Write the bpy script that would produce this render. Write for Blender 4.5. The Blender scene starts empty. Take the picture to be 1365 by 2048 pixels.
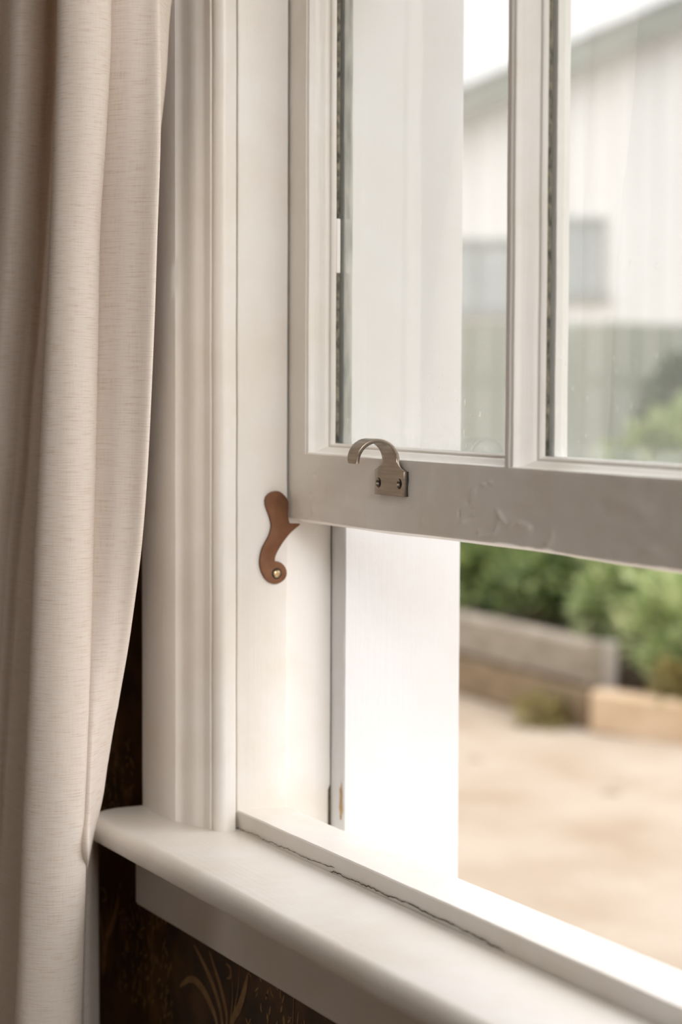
import bpy, bmesh, math, random
from mathutils import Vector, Matrix, noise

# ------------------------------------------------------------------ camera
SC = bpy.context.scene
COL = SC.collection
CAMPOS = Vector((1.743134, -0.842662, 0.131683))
CF = Vector((-0.88766131, 0.45619595, -0.06279052))
CR = Vector((0.45687088, 0.88952406, 0.0039921))
CU = Vector((-0.05767486, 0.02514353, 0.99801874))
cam = bpy.data.cameras.new('camera')
camo = bpy.data.objects.new('camera', cam)
COL.objects.link(camo)
M = Matrix.Identity(4)
for i in range(3):
    M[i][0] = CR[i]; M[i][1] = CU[i]; M[i][2] = -CF[i]; M[i][3] = CAMPOS[i]
camo.matrix_world = M
cam.sensor_fit = 'VERTICAL'
cam.sensor_height = 36.0
cam.lens = 4200.0 / 2048.0 * 36.0
cam.clip_start = 0.05
cam.clip_end = 300
cam.dof.use_dof = True
cam.dof.focus_distance = 1.765
cam.dof.aperture_fstop = 4.3
SC.camera = camo

# ------------------------------------------------------------------ light
SKY = 1.2          # overcast sky: horizon value, three times as bright at the zenith
w = bpy.data.worlds.new('overcast_sky'); SC.world = w
w.use_nodes = True
nt = w.node_tree; nt.nodes.clear()
tc = nt.nodes.new('ShaderNodeTexCoord'); sx = nt.nodes.new('ShaderNodeSeparateXYZ')
nt.links.new(tc.outputs['Generated'], sx.inputs[0])
m1 = nt.nodes.new('ShaderNodeMath'); m1.operation = 'MAXIMUM'; m1.inputs[1].default_value = 0
nt.links.new(sx.outputs['Z'], m1.inputs[0])
m2 = nt.nodes.new('ShaderNodeMath'); m2.operation = 'MULTIPLY_ADD'
m2.inputs[1].default_value = 2.0 * SKY; m2.inputs[2].default_value = SKY
nt.links.new(m1.outputs[0], m2.inputs[0])
bg = nt.nodes.new('ShaderNodeBackground'); bg.inputs['Color'].default_value = (1.0, 0.985, 0.995, 1)
nt.links.new(m2.outputs[0], bg.inputs['Strength'])
wo = nt.nodes.new('ShaderNodeOutputWorld'); nt.links.new(bg.outputs[0], wo.inputs[0])

sun = bpy.data.lights.new('hazy_sun', 'SUN')
sun.energy = 0.8; sun.angle = math.radians(50); sun.color = (1.0, 0.97, 0.93)
suno = bpy.data.objects.new('hazy_sun', sun); COL.objects.link(suno)
sd = Vector((-0.55, -0.55, -0.63))            # travels towards the room, from the right
suno.rotation_euler = sd.to_track_quat('-Z', 'Y').to_euler()

# room light: unseen window in the right-hand wall, added weak fill behind the camera
def room_light(name, loc, d, sx_, sy_, en, col):
    al = bpy.data.lights.new(name, 'AREA'); al.shape = 'RECTANGLE'; al.size = sx_; al.size_y = sy_
    al.energy = en; al.color = col
    o = bpy.data.objects.new(name, al); COL.objects.link(o); o.location = loc
    o.rotation_euler = Vector(d).to_track_quat('-Z', 'Y').to_euler()
room_light('right_window_daylight', (3.55, -.68, .90), (-1, .02, -.24), 1.1, 1.4, 92, (1.0, .985, .96))
room_light('back_room_fill', (-.9, -4.3, .6), (.15, 1, -.1), 1.4, 1.5, 13, (1.0, .93, .84))

SC.view_settings.view_transform = 'Standard'
SC.view_settings.look = 'None'
SC.view_settings.exposure = 0.0
SC.view_settings.gamma = 1.0
SC.view_settings.use_curve_mapping = False
SC.cycles.max_bounces = 10
SC.cycles.diffuse_bounces = 6
SC.cycles.transparent_max_bounces = 16

# ------------------------------------------------------------------ materials
class NT:
    def __init__(s, name):
        s.m = bpy.data.materials.new(name); s.m.use_nodes = True
        s.t = s.m.node_tree; s.t.nodes.clear()
        s.out = s.n('ShaderNodeOutputMaterial')
        s.b = s.n('ShaderNodeBsdfPrincipled')
        s.l(s.b, 0, s.out, 0)
    def n(s, k, **kw):
        n = s.t.nodes.new(k)
        for a, v in kw.items(): setattr(n, a, v)
        return n
    def l(s, a, ao, b, bi): s.t.links.new(a.outputs[ao], b.inputs[bi])
    def coords(s, kind='Object', scale=(1, 1, 1)):
        tc = s.n('ShaderNodeTexCoord'); mp = s.n('ShaderNodeMapping'); mp.inputs['Scale'].default_value = scale
        s.l(tc, kind, mp, 0); return mp
    def noise(s, mp, scale, detail=3, rough=.5):
        n = s.n('ShaderNodeTexNoise'); n.inputs['Scale'].default_value = scale
        n.inputs['Detail'].default_value = detail; n.inputs['Roughness'].default_value = rough
        s.l(mp, 0, n, 'Vector'); return n
    def ramp(s, src, stops, so='Fac'):
        r = s.n('ShaderNodeValToRGB'); e = r.color_ramp.elements
        while len(e) < len(stops): e.new(.5)
        for i, (p, c) in enumerate(stops):
            e[i].position = p; e[i].color = (c[0], c[1], c[2], 1) if isinstance(c, (tuple, list)) else (c, c, c, 1)
        s.l(src, so, r, 0); return r
    def bump(s, hs, so, strength, dist, prev=None):
        b = s.n('ShaderNodeBump'); b.inputs['Strength'].default_value = strength; b.inputs['Distance'].default_value = dist
        s.l(hs, so, b, 'Height')
        if prev: s.l(prev, 0, b, 'Normal')
        s.l(b, 0, s.b, 'Normal'); return b

def two_tone(name, c1, c2, scale=8, rough=.6, stretch=(1, 1, 1), bump=.3, bdist=.001, lo=.35, hi=.65, bscale=None, metal=0, detail=4):
    k = NT(name); mp = k.coords('Object', stretch)
    n = k.noise(mp, scale, detail)
    r = k.ramp(n, [(lo, c1), (hi, c2)])
    k.l(r, 0, k.b, 'Base Color')
    k.b.inputs['Roughness'].default_value = rough; k.b.inputs['Metallic'].default_value = metal
    if bump:
        n2 = k.noise(mp, bscale or scale * 4, 4)
        k.bump(n2, 'Fac', bump, bdist)
    return k.m

def paint(name, col, stretch, rough=.38, bump=.5, dirt=.06):
    """old oil paint brushed along the wood"""
    k = NT(name); mp = k.coords('Object', stretch)
    n = k.noise(mp, 260, 3); mp2 = k.coords('Object')
    n2 = k.noise(mp2, 28, 4)
    n3 = k.noise(mp2, 9, 5, .6)
    d = (col[0] * (1 - dirt), col[1] * (1 - dirt * 1.4), col[2] * (1 - dirt * 2.2))
    r = k.ramp(n3, [(.35, d), (.6, col)])
    k.l(r, 0, k.b, 'Base Color')
    k.b.inputs['Roughness'].default_value = rough
    k.b.inputs['Specular IOR Level'].default_value = .4
    b = k.bump(n2, 'Fac', bump, .0012)
    k.bump(n, 'Fac', bump, .00035, b)
    return k.m

WH = (0.79, 0.762, 0.73)
MT = {
 'paint_v': paint('white_gloss_paint_upright', WH, (1, 1, .06)),
 'paint_x': paint('white_gloss_paint_level', WH, (.06, 1, 1)),
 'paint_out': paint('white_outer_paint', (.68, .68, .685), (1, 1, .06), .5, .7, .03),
 'brass': two_tone('aged_bronze', (.15, .065, .032), (.21, .10, .052), 60, .45, metal=.6, bump=.15, bdist=.0003),
 'nickel': two_tone('brushed_nickel', (.27, .225, .18), (.34, .29, .24), 30, .3, stretch=(1, 1, 12), metal=1, bump=.12, bdist=.0002, bscale=300),
 'screw_gap_dark': two_tone('dark_screw_and_gap', (.015, .013, .011), (.03, .027, .022), 300, .75, metal=0, bump=0),
 'screw_gold': two_tone('worn_brass_screw', (.4, .29, .16), (.55, .42, .26), 300, .3, metal=1, bump=0),
 'glass_edge_shade': two_tone('dark_glass_edge_shade', (.035, .035, .025), (.22, .19, .14), 120, .8, bump=.6, bdist=.001),  # dark tone painted for the shadowed, dirty gap at the glass edge
 'putty_green': two_tone('mildewed_shaded_putty', (.10, .115, .085), (.34, .34, .29), 60, .8, stretch=(1, 1, .35), bump=.6, bdist=.001),  # mildew green, darkened to carry the shadow at the glass edge
 'putty_white': two_tone('painted_putty', (.82, .80, .77), (.86, .84, .81), 30, .5, bump=.5),
 'crack': two_tone('dark_paint_crack', (.05, .035, .02), (.13, .10, .06), 200, .9, bump=0),
 'bare': two_tone('bare_wood_chip', (.40, .25, .12), (.55, .38, .2), 80, .8, bump=.4),
 'wallpaper': two_tone('dark_brown_wallpaper', (.035, .016, .004), (.125, .058, .015), 26, .55, bump=.2, bdist=.0004, bscale=500),
 'print': two_tone('gold_wallpaper_print', (.29, .165, .06), (.38, .235, .10), 90, .5, bump=0),
 'room_wall': two_tone('room_wall_paint', (.18, .105, .055), (.21, .125, .07), 6, .8, bump=.1),
 'ceiling': two_tone('ceiling_paint', (.62, .58, .52), (.66, .62, .56), 6, .8, bump=.1),
 'floor': two_tone('floor_boards', (.14, .08, .04), (.2, .12, .06), 8, .5, stretch=(.1, 1, 1)),
 'outer_wall': two_tone('white_weatherboard', (.7, .69, .66), (.78, .77, .74), 4, .6),
 'house': two_tone('pale_cladding', (.83, .825, .82), (.89, .885, .88), 2, .6, stretch=(1, 1, .2), bump=.2),
 'house_trim': two_tone('grey_green_bargeboard', (.20, .22, .19), (.28, .30, .26), 3, .6),
 'roof': two_tone('grey_roofing', (.18, .19, .18), (.26, .27, .25), 3, .7),
 'h_frame': two_tone('grey_window_frame', (.26, .28, .27), (.32, .34, .33), 3, .6),
 'h_pane': two_tone('pale_blue_grey_pane', (.40, .44, .45), (.46, .49, .50), 2, .25, bump=0),
 'fence': two_tone('grey_green_fence_board', (.26, .28, .22), (.33, .35, .29), 4, .8, stretch=(1, 1, .2)),
 'sleeper_grey': two_tone('weathered_grey_timber', (.19, .155, .115), (.29, .25, .195), 6, .8, stretch=(1, 1, 3), bdist=.01),
 'sleeper_brown': two_tone('brown_timber', (.15, .10, .055), (.23, .165, .095), 6, .8, stretch=(1, 1, 3), bdist=.01),  # darker brown timber for the lower sleeper
 'sleeper_tan': two_tone('fresh_tan_timber', (.46, .33, .21), (.54, .41, .28), 5, .8, bdist=.01),
 'post': two_tone('pale_timber_post', (.30, .27, .24), (.37, .34, .30), 6, .8, bdist=.01),
 'soil': two_tone('dark_garden_soil', (.035, .022, .012), (.09, .06, .035), 12, .95, bump=.8, bdist=.03),
 'stem': two_tone('brown_stem', (.08, .06, .03), (.13, .1, .05), 10, .8),
 'stone': two_tone('tan_pebble', (.20, .15, .10), (.27, .21, .15), 10, .8),
}
def leafmat(name, a, b):
    k = NT(name); g = k.n('ShaderNodeNewGeometry')
    r = k.ramp(g, [(0, a), (1, b)], 'Random Per Island'); k.l(r, 0, k.b, 'Base Color')
    k.b.inputs['Roughness'].default_value = .5
    tr = k.n('ShaderNodeBsdfTranslucent'); k.l(r, 0, tr, 0)
    mx = k.n('ShaderNodeMixShader'); mx.inputs[0].default_value = .3
    k.l(k.b, 0, mx, 1); k.l(tr, 0, mx, 2); k.l(mx, 0, k.out, 0)
    return k.m
MT['leaf_pale'] = leafmat('pale_green_leaf', (.20, .29, .09), (.62, .66, .36))
MT['leaf_mid'] = leafmat('mid_green_leaf', (.02, .07, .02), (.36, .42, .15))
MT['leaf_dark'] = leafmat('dark_green_leaf', (.025, .06, .02), (.09, .15, .06))
MT['leaf_olive'] = leafmat('olive_leaf', (.20, .16, .05), (.33, .28, .11))

def sand():
    k = NT('pale_sandy_ground'); mp = k.coords('Object')
    n = k.noise(mp, 1.3, 5, .6)
    r = k.ramp(n, [(.30, (.26, .19, .125)), (.42, (.315, .248, .182)), (.6, (.36, .296, .232))])
    k.l(r, 0, k.b, 'Base Color'); k.b.inputs['Roughness'].default_value = .95
    n2 = k.noise(mp, 14, 6); k.bump(n2, 'Fac', .6, .05)
    return k.m
MT['sand'] = sand()

def glassmat():
    k = NT('old_window_glass'); k.t.nodes.remove(k.b)
    tr = k.n('ShaderNodeBsdfTransparent'); tr.inputs[0].default_value = (.985, .995, .985, 1)
    gl = k.n('ShaderNodeBsdfGlossy'); gl.inputs['Roughness'].default_value = .02
    fr = k.n('ShaderNodeFresnel'); fr.inputs[0].default_value = 1.4
    mp = k.coords('Object')
    nb = k.noise(mp, 7, 2); bp = k.n('ShaderNodeBump'); bp.inputs['Strength'].default_value = .25; bp.inputs['Distance'].default_value = .002
    k.l(nb, 'Fac', bp, 'Height'); k.l(bp, 0, gl, 'Normal')
    m = k.n('ShaderNodeMath', operation='MULTIPLY'); m.inputs[1].default_value = .28
    k.l(fr, 0, m, 0)
    m1 = k.n('ShaderNodeMixShader'); k.l(m, 0, m1, 0); k.l(tr, 0, m1, 1); k.l(gl, 0, m1, 2)
    # dust film: scatters daylight; thicker smears and specks low on the pane
    df = k.n('ShaderNodeBsdfDiffuse'); df.inputs[0].default_value = (.8, .8, .78, 1)
    tl = k.n('ShaderNodeBsdfTranslucent'); tl.inputs[0].default_value = (.85, .86, .84, 1)
    ms = k.n('ShaderNodeMixShader'); ms.inputs[0].default_value = .6; k.l(df, 0, ms, 1); k.l(tl, 0, ms, 2)
    sx = k.n('ShaderNodeSeparateXYZ'); k.l(mp, 0, sx, 0)
    low = k.n('ShaderNodeMapRange'); low.inputs[1].default_value = .30; low.inputs[2].default_value = .08
    low.inputs[3].default_value = 0; low.inputs[4].default_value = 1; k.l(sx, 'Z', low, 0)
    mp3 = k.coords('Object', (1, 1, .35)); sp = k.noise(mp3, 260, 2)
    cl = k.noise(mp, 9, 2); cr = k.ramp(cl, [(.48, 0), (.58, 1)])
    spr = k.ramp(sp, [(.70, 0), (.76, 1)])
    q = k.n('ShaderNodeMath', operation='MULTIPLY'); k.l(spr, 0, q, 0); k.l(low, 0, q, 1)
    q1 = k.n('ShaderNodeMath', operation='MULTIPLY'); k.l(q, 0, q1, 0); k.l(cr, 0, q1, 1)
    foot = k.n('ShaderNodeMapRange'); foot.inputs[1].default_value = .087; foot.inputs[2].default_value = .078
    foot.inputs[3].default_value = 0; foot.inputs[4].default_value = .16; k.l(sx, 'Z', foot, 0)
    fn = k.noise(mp3, 60, 3); fr2 = k.ramp(fn, [(.4, .2), (.6, 1)])
    ff = k.n('ShaderNodeMath', operation='MULTIPLY'); k.l(foot, 0, ff, 0); k.l(fr2, 0, ff, 1)
    q2 = k.n('ShaderNodeMath', operation='MULTIPLY_ADD'); q2.inputs[1].default_value = .45; q2.inputs[2].default_value = .10
    k.l(q1, 0, q2, 0)
    q3 = k.n('ShaderNodeMath', operation='ADD'); k.l(q2, 0, q3, 0); k.l(ff, 0, q3, 1)
    m2 = k.n('ShaderNodeMixShader'); k.l(q3, 0, m2, 0); k.l(m1, 0, m2, 1); k.l(ms, 0, m2, 2)
    k.l(m2, 0, k.out, 0); return k.m
MT['glass'] = glassmat()

def linen():
    k = NT('cream_linen'); mp = k.coords('UV')
    mh = k.n('ShaderNodeMapping'); mh.inputs['Scale'].default_value = (60, 900, 1); k.l(mp, 0, mh, 0)
    mv = k.n('ShaderNodeMapping'); mv.inputs['Scale'].default_value = (900, 60, 1); k.l(mp, 0, mv, 0)
    a = k.noise(mh, 1, 2); b = k.noise(mv, 1, 2)
    ad = k.n('ShaderNodeMath', operation='MULTIPLY_ADD'); ad.inputs[1].default_value = .35
    k.l(b, 'Fac', ad, 0); k.l(a, 'Fac', ad, 2)
    r = k.ramp(ad, [(.40, (.74, .63, .52)), (.62, (.90, .835, .76)), (.9, (.94, .89, .83))], 'Value')
    k.l(r, 0, k.b, 'Base Color'); k.b.inputs['Roughness'].default_value = .85
    k.b.inputs['Specular IOR Level'].default_value = .15
    k.bump(ad, 'Value', .35, .0006)
    tl = k.n('ShaderNodeBsdfTranslucent'); tl.inputs[0].default_value = (.88, .60, .34, 1)
    mx = k.n('ShaderNodeMixShader'); mx.inputs[0].default_value = .22
    k.l(k.b, 0, mx, 1); k.l(tl, 0, mx, 2); k.l(mx, 0, k.out, 0)
    return k.m
MT['linen'] = linen()

# ------------------------------------------------------------------ helpers
def empty(name, loc=(0, 0, 0), rz=0):
    o = bpy.data.objects.new(name, None); o.empty_display_size = .05
    o.location = loc; o.rotation_euler.z = rz; COL.objects.link(o); return o
def tag(o, label=None, cat=None, group=None, kind=None):
    if label: o['label'] = label
    if cat: o['category'] = cat
    if group: o['group'] = group
    if kind: o['kind'] = kind
    return o
def obj(name, vs, fs, mat, parent=None, smooth=False, uv=None):
    me = bpy.data.meshes.new(name); me.from_pydata([tuple(v) for v in vs], [], fs)
    me.materials.append(MT[mat] if isinstance(mat, str) else mat)
    bm = bmesh.new(); bm.from_mesh(me)
    bmesh.ops.recalc_face_normals(bm, faces=bm.faces)
    bm.to_mesh(me); bm.free()
    if smooth:
        me.polygons.foreach_set('use_smooth', [True] * len(me.polygons))
    o = bpy.data.objects.new(name, me); COL.objects.link(o)
    if parent: o.parent = parent
    return o
def bmobj(name, bm, mat, parent=None, smooth=False):
    bmesh.ops.recalc_face_normals(bm, faces=bm.faces)
    me = bpy.data.meshes.new(name); bm.to_mesh(me); bm.free()
    me.materials.append(MT[mat])
    if smooth: me.polygons.foreach_set('use_smooth', [True] * len(me.polygons))
    o = bpy.data.objects.new(name, me); COL.objects.link(o)
    if parent: o.parent = parent
    return o
def sharp(o, deg=35):
    me = o.data
    me.polygons.foreach_set('use_smooth', [True] * len(me.polygons))
    me.set_sharp_from_angle(angle=math.radians(deg)); return o
def boxes(name, bl, mat, parent=None, bevel=0):
    bm = bmesh.new()
    for (x0, x1, y0, y1, z0, z1) in bl:
        r = bmesh.ops.create_cube(bm, size=1)
        for v in r['verts']:
            v.co = Vector((x0 + (v.co.x + .5) * (x1 - x0), y0 + (v.co.y + .5) * (y1 - y0), z0 + (v.co.z + .5) * (z1 - z0)))
    if bevel: bmesh.ops.bevel(bm, geom=list(bm.edges), offset=bevel, segments=2, affect='EDGES', profile=.5)
    return bmobj(name, bm, mat, parent)
def wob(p, amp, f1=13., f2=70.):
    """slight unevenness of old painted wood"""
    a = noise.noise_vector(Vector(p) * f1) * amp + noise.noise_vector(Vector(p) * f2 + Vector((7, 3, 1))) * amp * .45
    return Vector(p) + a
def extrude(name, prof, axis, a0, a1, steps, mat, parent=None, amp=.0004, fn=None, deg=38):
    """closed profile run along an axis; prof is (x,y) for Z, (y,z) for X"""
    vs = []; n = len(prof)
    for i in range(steps + 1):
        t = a0 + (a1 - a0) * i / steps
        for (p, q) in prof:
            v = Vector((p, q, t)) if axis == 'Z' else Vector((t, p, q))
            if fn: v = fn(v)
            vs.append(wob(v, amp))
    fs = []
    for i in range(steps):
        for j in range(n):
            k = (j + 1) % n
            fs.append((i * n + j, i * n + k, (i + 1) * n + k, (i + 1) * n + j))
    fs.append(tuple(range(n))); fs.append(tuple(range(steps * n, steps * n + n)))
    o = obj(name, vs, fs, mat, parent)
    return sharp(o, deg)
def arc(cx, cy, r, a0, a1, n):
    return [(cx + r * math.cos(math.radians(a0 + (a1 - a0) * i / n)), cy + r * math.sin(math.radians(a0 + (a1 - a0) * i / n))) for i in range(n + 1)]
def ring(name, x0, x1, z0, z1, prof, mat, parent, amp=.0003, seg=.02):
    """mitred strip round a rectangular opening; prof is (inset, y)"""
    cols = []
    def side(fa, fb, n):
        for i in range(n): cols.append((fa, fb, i / n))
    nx = max(2, int((x1 - x0) / seg)); nz = max(2, int((z1 - z0) / seg))
    C4 = [(0, 0), (1, 0), (1, 1), (0, 1)]
    for i in range(4): side(C4[i], C4[(i + 1) % 4], nx if i % 2 == 0 else nz)
    vs = []
    for (a, b, t) in cols:
        for (off, y) in prof:
            def pt(c): return Vector((x0 + off if c[0] == 0 else x1 - off, y, z0 + off if c[1] == 0 else z1 - off))
            vs.append(wob(pt(a).lerp(pt(b), t), amp))
    n = len(prof); fs = []; m = len(cols)
    for i in range(m):
        k = (i + 1) % m
        for j in range(n - 1): fs.append((i * n + j, k * n + j, k * n + j + 1, i * n + j + 1))
    return sharp(obj(name, vs, fs, mat, parent), 40)

# ------------------------------------------------------------------ room shell
ZF, ZC = -1.03, 1.65          # floor and ceiling
XL, XR, YB = -2.2, 3.6, -4.4  # room extents
W1 = 1.110                    # clear width between the jamb faces
ZT = 1.36                     # head of the window opening
YW, YO = -0.068, 0.168        # inner and outer face of the window wall
wf = boxes('wall_front', [(XL - .2, -.012, YW, YO, ZF, ZC), (W1 + .012, XR + .2, YW, YO, ZF, ZC),
                          (-.012, W1 + .012, YW, YO, ZF, -.385), (-.012, W1 + .012, YW, YO, ZT + .02, ZC)], 'wallpaper')
tag(wf, 'wall below and left of the window in dark brown wallpaper with gold leaf print', kind='structure')
tag(boxes('wall_left', [(XL - .2, XL, YB, YW, ZF, ZC)], 'room_wall'), kind='structure')
tag(boxes('wall_right', [(XR, XR + .2, YB, YW, ZF, ZC)], 'room_wall'), kind='structure')
tag(boxes('wall_back', [(XL - .2, XR + .2, YB - .2, YB, ZF, ZC)], 'room_wall'), kind='structure')
tag(boxes('floor', [(XL - .2, XR + .2, YB - .2, YO, ZF - .2, ZF)], 'floor'), kind='structure')
tag(boxes('ceiling', [(XL - .2, XR + .2, YB - .2, YO, ZC, ZC + .2)], 'ceiling'), kind='structure')

# printed leaves and blossom sprays of the wallpaper: flat print on the wall face
def blade(bl, pts, wd, y):
    vs, fs = bl; n0 = len(vs); N = 14
    P = [Vector((p[0], 0, p[1])) for p in pts]
    def cr(t):
        t *= len(P) - 1; i = min(int(t), len(P) - 2); u = t - i
        a, b, c, d = P[max(i - 1, 0)], P[i], P[i + 1], P[min(i + 2, len(P) - 1)]
        return .5 * ((2 * b) + (c - a) * u + (2 * a - 5 * b + 4 * c - d) * u * u + (3 * b - a - 3 * c + d) * u ** 3)
    for i in range(N + 1):
        t = i / N; p = cr(t); d = (cr(min(1, t + .02)) - cr(max(0, t - .02))).normalized()
        s = Vector((d.z, 0, -d.x)) * wd * (math.sin(math.pi * min(1, .06 + t * .94)) ** .7)
        for q in (p + s, p - s): vs.append((q.x, y, q.z))
    for i in range(N): a = n0 + i * 2; fs.append((a, a + 1, a + 3, a + 2))
pr = ([], [])
random.seed(5)
yp = YW - .0003
def motif(dx, dz):
    for k, (pts, wd) in enumerate([
        ([(-.0992, -.4525), (-.0723, -.4383), (-.046, -.4402), (-.0245, -.452), (-.0118, -.4653), (-.004, -.50)], .0042),
        ([(-.0656, -.4039), (-.046, -.414), (-.0245, -.4277), (-.0077, -.444), (.0007, -.4618), (.003, -.50)], .0035),
        ([(-.0288, -.401), (-.0182, -.4122), (-.0035, -.4274), (.009, -.4463), (.011, -.4589), (.01, -.50)], .0032),
        ([(.0572, -.4014), (.0493, -.4185), (.0374, -.4369), (.0213, -.4561), (.012, -.50)], .0045),
        ([(.0089, -.403), (.0190, -.405), (.0190, -.413), (.0100, -.4166)], .0020),
        ([(.040, -.395), (.036, -.42), (.026, -.445), (.014, -.48)], .0010),
        ([(.022, -.41), (.024, -.43), (.020, -.45), (.011, -.48)], .0010),
        ([(.155, -.37), (.150, -.42), (.148, -.50)], .0008)]):
        blade(pr, [(a + dx, b + dz) for a, b in pts], wd, yp - .00002 * k)
    for k in range(120):
        x = random.uniform(.055, .20) + dx; z = random.uniform(-.50, -.385) + dz; a = random.uniform(.5, 2.4)
        l = random.uniform(.003, .006); cx, cz = math.cos(a) * l, math.sin(a) * l
        b = random.uniform(-.0015, .0015)
        blade(pr, [(x - cx, z - cz), (x + b, z + b), (x + cx, z + cz)], random.uniform(.0007, .0014), yp)
for i in range(-2, 4): motif(i * .32, -.018 * 0)
for i in range(-3, 4): motif(i * .32 - .16, -.18)
for i in range(2): motif(-.42 - i * .32, .16)
tag(obj('wallpaper_print', pr[0], pr[1], 'print', wf), 'gold leaf and blossom print on the brown wallpaper', kind='stuff')

# ------------------------------------------------------------------ window frame
win = tag(empty('window_1', (0, 0, 0)), 'white painted sash window frame with jambs, beads and sill', kind='structure')
ZS0 = -.2641
SILLTOP = -.2814
def mirror(prof): return [(W1 - x, y) for x, y in reversed(prof)]
stop = [(0, -.0504), (0.0, -.0034), (-.0012, -.0022), (-.022, -.0022), (-.022, -.0525), (-.0012, -.0525)]
chan = [(-.010, -.001), (-.010, .0486), (-.030, .0486), (-.030, -.001)]
part = [(-.0115, .0486), (.0150, .0486), (.0168, .0500), (.0168, .1715), (.0155, .1733), (-.0115, .1733)]
for k, f in enumerate((lambda p: p, mirror)):
    lab = ' of the left jamb' if k == 0 else ' of the right jamb'
    extrude('stop_bead', f(stop), 'Z', ZS0 - .002, ZT, 150, 'paint_v', win, .0003)
    extrude('jamb_channel', f(chan), 'Z', -.335, ZT, 60, 'paint_v', win, .0002)
    extrude('outer_jamb', f(part), 'Z', -.383, ZT, 150, 'paint_out', win, .0003)
boxes('head_jamb', [(-.012, W1 + .012, -.05, .172, ZT, ZT + .02)], 'paint_x', win)
# sill piece under the sash, its rear edge a touch out of true
def skew(v):
    if v.y > -.03: v.y += max(0, v.x) * .006
    return v
extrude('sill_bead', [(-.0530, -.2840), (-.0530, ZS0 - .0012), (-.0518, ZS0), (-.0010, ZS0 - .0022), (.0004, ZS0 - .004), (.0004, -.3000), (-.0500, -.3000)],
        'X', -.0035, W1 + .003, 160, 'paint_x', win, .0003, skew)
extrude('outer_sill', [(.0010, -.300), (.235, -.384), (.235, -.42), (-.05, -.42), (-.05, -.300)], 'X', -.012, W1 + .012, 40, 'paint_x', win, .0003)

# casing: raised outer band, ovolo falling to an inner bead
cas = [(-.1382, -.066), (-.1382, -.0895), (-.1360, -.0920), (-.1150, -.0935), (-.0860, -.0940), (-.0620, -.0936), (-.0545, -.0915),
       (-.0520, -.0880), (-.0470, -.0862), (-.0400, -.0850), (-.0330, -.0838), (-.0270, -.0812), (-.0240, -.0780), (-.0190, -.0768), (-.0120, -.0764), (-.0100, -.0758)]
cas += [(.0045 - .010 + .010 * math.cos(a), -.0650 + .010 * math.sin(a) * 1.0) for a in [math.radians(x) for x in range(-115, 1, 12)]]
cas += [(.0045, -.0572), (.0030, -.0560), (-.0050, -.0560), (-.0070, -.0530), (-.0118, -.0525), (-.0118, -.066)]
t1 = extrude('trim_1', cas, 'Z', SILLTOP, ZT + .12, 120, 'paint_v', None, .0003)
tag(t1, 'white moulded casing board left of the window', kind='structure')
t2 = extrude('trim_2', mirror(cas), 'Z', SILLTOP, ZT + .12, 60, 'paint_v', None, .0003)
tag(t2, 'white moulded casing board right of the window', kind='structure')
t3 = boxes('trim_3', [(-.011, W1 + .011, -.09, YW + .001, ZT - .01, ZT + .12)], 'paint_x')
tag(t3, 'white casing board over the window head', kind='structure')

# window board with rounded nose and returned ends
def plan():
    pts = [(-.012, -.0535), (-.012, YW), (-.148, YW)]
    pts += arc(-.148 + .045, -.157 + .045, .045, 180, 270, 10)
    e = W1 + .148
    pts += arc(e - .045, -.157 + .045, .045, 270, 360, 10)
    pts += [(e, YW), (W1 + .012, YW), (W1 + .012, -.0535)]
    return pts
bm = bmesh.new()
PL = plan()
def off(pts, d):
    # shrink the free edges of the plan (front and ends) by d
    r = []
    cx0, cx1 = -.103, W1 + .103
    for (x, y) in pts:
        nx = ny = 0
        if x <= -.103: 
            v = Vector((x + .103, min(0, y + .112)))
            if v.length: v.normalize()
            nx, ny = v.x, v.y
        elif x >= cx1:
            v = Vector((x - cx1, min(0, y + .112)))
            if v.length: v.normalize()
            nx, ny = v.x, v.y
        r.append((x - nx * d, y - ny * d))
    return r
layers = []
R = .0105; th = .0215
for a in range(0, 91, 15):
    layers.append((R - R * math.sin(math.radians(a)), SILLTOP - R + R * math.cos(math.radians(a))))
layers = layers + [(0, SILLTOP - th + .004), (.0012, SILLTOP - th + .0012), (.004, SILLTOP - th)]
# long edges need steps for the slight unevenness
P2 = []
for i, p in enumerate(PL):
    q = PL[(i + 1) % len(PL)]; n = max(1, int((Vector(p) - Vector(q)).length / .02))
    for k in range(n): P2.append((p[0] + (q[0] - p[0]) * k / n, p[1] + (q[1] - p[1]) * k / n))
rings = []
def shr(p, d):
    x, y = p; o = off([p], d)[0]
    if -.103 < x < W1 + .103 and y < -.15: return (x, y + d)
    return o
for d, z in layers:
    rings.append([bm.verts.new(wob((*shr(p, d), z), .00035, 11, 45)) for p in P2])
n = len(P2)
for a, b in zip(rings, rings[1:]):
    for i in range(n): bm.faces.new((a[i], a[(i + 1) % n], b[(i + 1) % n], b[i]))
bm.faces.new(rings[0]); bm.faces.new(list(reversed(rings[-1])))
stool = sharp(bmobj('trim_4', bm, 'paint_x'), 30)
tag(stool, 'white window board with a rounded nose along the sill', kind='structure')
apr = extrude('trim_5', [(YW + .001, SILLTOP - th), (-.100, SILLTOP - th), (-.100, -.374), (-.0985, -.3765), (-.0955, -.3780), (YW + .001, -.378)],
              'X', -.134, W1 + .134, 100, 'paint_x', None, .0002)
tag(apr, 'white apron board under the window board', kind='structure')

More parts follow.
